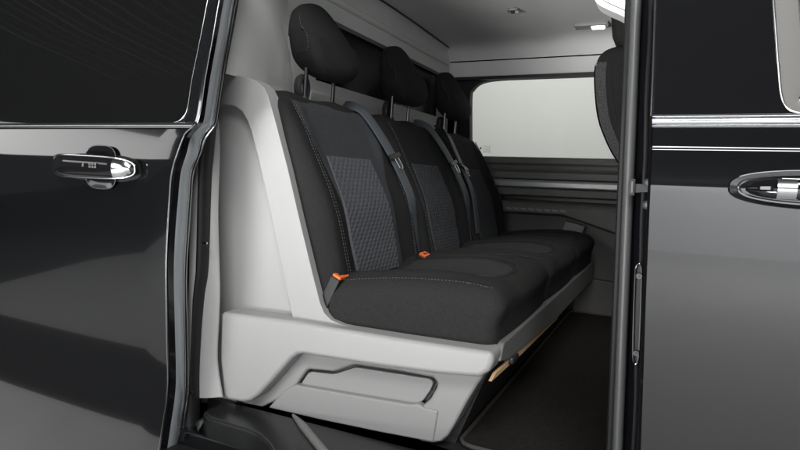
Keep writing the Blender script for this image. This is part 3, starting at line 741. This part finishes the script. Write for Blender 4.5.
# buckles
def buckle(top, lean, L):
    d = V(lean).normalized(); sx = V((.0, 1, 0)); n = d.cross(sx).normalized()
    mb = MB()
    def bx(a, b, w, t, m, mm=mb):
        for_ = []
        P = [top - d * a + sx * i * w + n * j * t for i, j in ((-1, -1), (1, -1), (1, 1), (-1, 1))]; Q = [top - d * b + sx * i * w * .8 + n * j * t for i, j in ((-1, -1), (1, -1), (1, 1), (-1, 1))]
        mm.add(P + Q, [(0, 1, 2, 3), (7, 6, 5, 4), (0, 4, 5, 1), (1, 5, 6, 2), (2, 6, 7, 3), (3, 7, 4, 0)], m)
    bx(.003, L, .023, .013, M['rubber']); o = mb.build('buckle', bench, bevel=.003)
    m2 = MB(); bx(-.003, .012, .0205, .0105, M['orange'], m2); m2.build('release_button', bench, o, bevel=.0015)
    m3 = MB(); bx(-.0035, .004, .011, .0025, M['blackplastic'], m3); m3.build('buckle_slot', bench, o)
buckle(ony(341, 275.5, 1.105), (.45, .1, 1), .075)
buckle(onx(425, 254.5, -.612), (.45, .1, 1), .06)
# seat belts
def belt(yc, pts, w, m, plate_z):
    mb = MB(); path = spline([V((front(u, z, o), yc + u, z)) for u, z, o in pts], 8)
    rows = []
    for i, p in enumerate(path):
        t = (path[min(i+1, len(path)-1)] - path[max(i-1, 0)]).normalized(); nrm = V((1, 0, .25)).normalized(); a = t.cross(nrm).normalized()
        rows.append([p + a * w * q + nrm * (.0015 * s_) for q, s_ in ((-1, 0), (-.92, 1), (-.3, 1.2), (.3, 1.2), (.92, 1), (1, 0), (.92, -1), (-.92, -1))])
    mb.grid(rows, m, True); b = mb.build('seat_belt', bench)
    k = min(range(len(path)), key=lambda i: abs(path[i].z - plate_z)); p = path[k]; t = (path[k+1] - path[k-1]).normalized()
    if t.z > 0: t = -t
    nrm = V((1, 0, .25)).normalized(); a = t.cross(nrm).normalized()
    mb = MB()
    def bar(s0, s1, q0, q1, n0, n1, mm):
        P = [p + t * s + a * q + nrm * n for n in (n0, n1) for s, q in ((s0, q0), (s1, q0), (s1, q1), (s0, q1))]
        mb.add(P, [(0, 1, 2, 3), (7, 6, 5, 4), (0, 4, 5, 1), (1, 5, 6, 2), (2, 6, 7, 3), (3, 7, 4, 0)], mm)
    bar(-.016, -.002, -w - .008, w + .008, .003, .010, M['blackplastic'])
    loop = [p + t * s + a * q + nrm * .009 for s, q in ((0, -.013), (.03, -.011), (.034, 0), (.03, .011), (0, .013))]
    mb.tube(loop, .0022, M['chrome'], 6, closed=True)
    mb.build('latch_plate', bench, b, bevel=.001)
for k, yc in ((0, 1.322), (1, 1.825)):
    belt(yc, ((.150, .205, -.03), (.165, .19, .006), (.185, .12, .010), (.205, .03, .012), (.222, -.06, .010), (.235, -.14, .002), (.24, -.22, -.004)), .027, M['belt'], .055)
belt(2.318, ((-.12, .20, -.03), (-.135, .185, .006), (-.165, .10, .010), (-.19, .02, .012), (-.2, -.06, .01), (-.205, -.2, .0)), .027, M['belt'], .04)

# ================================================================== DRIVER'S SEAT (beyond the pillar)
ds = thing('front_seat', 'dark front seat leaning back by the far window, half hidden by the door pillar', 'car seat', (.1, 2.2, GZ - .556))
mb = MB()
SF = [(-.35, .085), (-.2, .01), (0, -.11), (.09, -.185), (.19, -.236), (.26, -.256), (.39, -.272), (.455, -.258), (.475, -.235)]
def sf(p):
    z = .03 + p.z; xr = smooth_tab(SF, z); t = (p.x + .07) / .14
    return V((xr + t * .15 + .01 * (abs(p.y) / .25) ** 2, 2.27 + p.y * (1 - .25 * max(0, (z - .2) / .3)), z))
mb.roundbox((.14, .50, .88), .045, (4, 14, 24), sf, M['fabric'])
stitch(mb, [sf(V((-.02, -.2505, z))) for z in [-.3 + .04 * i for i in range(18)]], .0014)
mb.tube([sf(V((-.02, -.249, -.3 + .04 * i))) for i in range(18)], .003, M['fabric'], 6)
sb = mb.build('backrest', ds, angle=70)
mb = MB(); rows = []
for j in range(24):
    z = -.32 + .70 * j / 23; rows.append([sf(V((x, -.2495, z))) + V((-.002, -.003, 0)) for x in (-.066, -.055, -.045, -.035)])
mb.grid(rows, M['pocket'])
rows = []
for j in range(24):
    z = -.32 + .70 * j / 23; rows.append([sf(V((-.07, yv, z))) + V((-.003, 0, 0)) for yv in (-.235, -.1, 0, .1, .235)])
mb.grid(rows, M['pocket']); mb.build('back_pocket', ds, sb)
mb = MB(); mb.roundbox((.10, .27, .18), .04, (3, 6, 6), lambda p: V((-.175 + p.x - .12 * p.z, 2.20 + p.y * (1 - .8 * max(0, p.z)), .555 + p.z)), M['fabric'])
stitch(mb, [V((-.165 + .01 * i, 2.064, .485 - .004 * math.sin(i * .6))) for i in range(9)], .0015); mb.build('headrest', ds, angle=70)
mb = MB(); mb.roundbox((.5, .5, .14), .05, (8, 8, 3), lambda p: V((.30 + p.x, 2.3 + p.y, -.28 + p.z)), M['fabric']); mb.build('seat_cushion', ds, angle=70)
mb = MB(); mb.box((.08, 2.08, -.556), (.52, 2.5, -.35), M['blackplastic']); mb.build('seat_base', ds, bevel=.02)

# ================================================================== FLOOR MAT
mb = MB()
zm = -.548
o0 = [V((-.368, 1.135, zm)), V((-.355, 1.118, zm)), V((-.335, 1.112, zm)), V((.40, 1.10, zm)), V((.40, 2.55, zm)), V((-.362, 2.55, zm))]
fm = None
mb.prism(o0, (0, 0, -.006), M['mat'])
me = mb.build('floor_mat', None)
BASE['floor_mat'] = V((0, 0, 0))
me['label'] = 'black carpet mat with bound edge on the van floor in front of the bench'; me['category'] = 'floor mat'
mt = MB(); mt.tube([p + V((0, 0, .001)) for p in o0], .0045, M['bind'], 8, closed=True)
bd = mt.build('mat_binding', None); bd.parent = me

# ================================================================== SETTING
def struct(mb, name):
    o = mb.build(name, None); o['kind'] = 'structure'; return o
mb = MB(); mb.box((-14, -14, -GZ - .05), (14, 8, -GZ), M['ground']); struct(mb, 'ground')
mb = MB(); mb.prism([V((1.6 + 6.2 * math.cos(2*math.pi*i/96), -2.4 + 6.2 * math.sin(2*math.pi*i/96), -GZ + .004)) for i in range(96)], (0, 0, -.01), M['platform']); struct(mb, 'platform_floor')
mb = MB(); mb.box((-7, -.08, -GZ + .002), (-.7, .50, -GZ + .008), M['ground']); struct(mb, 'dark_reflection_strip')  # added strip, mirrored as a dark band in the sliding door
mb = MB(); mb.box((-7, .505, -GZ + .002), (-.7, .93, -GZ + .0085), mat('white_reflector_floor', (.8, .8, .8), .6, vary=.04)); struct(mb, 'white_reflection_strip')  # added pale strip, mirrored low down in the sliding door
mb = MB(); rows = []
for yv, zv in ((6.5, -GZ + .002), (6.9, -GZ + .05), (7.2, -GZ + .25), (7.35, -GZ + .7), (7.4, 0), (7.4, 5)): rows.append([V((-8, yv, zv)), V((8, yv, zv))])
mb.grid(rows, M['backdrop']); struct(mb, 'backdrop')

mb = MB(); mb.box((-2.5, -7.3, -GZ - .02), (9, -7.1, 1.3), mat('grey_studio_wall', (.74, .755, .77), .9)); struct(mb, 'studio_wall')
# ================================================================== LIGHT
def area(name, loc, tgt, sx, sy, power, colr=(1, .995, .985), spread=180):
    l = bpy.data.lights.new(name, 'AREA'); l.shape = 'RECTANGLE'; l.size = sx; l.size_y = sy; l.energy = power; l.color = colr; l.spread = math.radians(spread)
    o = bpy.data.objects.new(name, l); COL.objects.link(o); o.location = V(loc) + V((0, 0, GZ))
    d = V(tgt) - V(loc); o.rotation_euler = d.to_track_quat('-Z', 'Y').to_euler(); return o
area('key_softbox', (.75, -1.9, 2.7), (-.8, 1.2, 0), 2.4, 1.2, 176)
area('front_fill', (-2.0, -2.8, .75), (-.4, 2.0, 0), 1.2, 1.2, 45)  # added fill to lift the far cabin wall
area('low_bounce_fill', (-1.5, -2.2, -.8), (-.5, 2.0, .62), 1.5, .5, 7, spread=30)  # added fill for the ceiling, in place of bounce off the floor
area('wall_reflection_light', (1.6, -3.6, 3.4), (1.8, -7.0, -.2), 4, 1.0, 1250)  # added lamp, brightens the unseen wall mirrored in the front door
area('side_reflection_light', (-6.5, -3.4, 1.05), (-1.2, .9, .3), 3.5, .6, 18)  # added lamp, gives the sliding door its pale mirrored band
area('backdrop_lamp', (-1.2, 5.0, 2.6), (-1.0, 7.4, .3), 3, .8, 84)
for k in range(14):
    xt = -7.2 - .36 * k + random.uniform(-.1, .1); area('ceiling_tube', (xt, -3.5, 4.2), (xt, -3.5, 0), .05, 7, random.uniform(.05, .16))
W = bpy.data.worlds.new('World'); S.world = W; W.use_nodes = True
W.node_tree.nodes['Background'].inputs[0].default_value = (.92, .96, 1, 1); W.node_tree.nodes['Background'].inputs[1].default_value = .05
S.view_settings.view_transform = 'Standard'; S.view_settings.look = 'None'; S.view_settings.exposure = 0; S.view_settings.gamma = 1
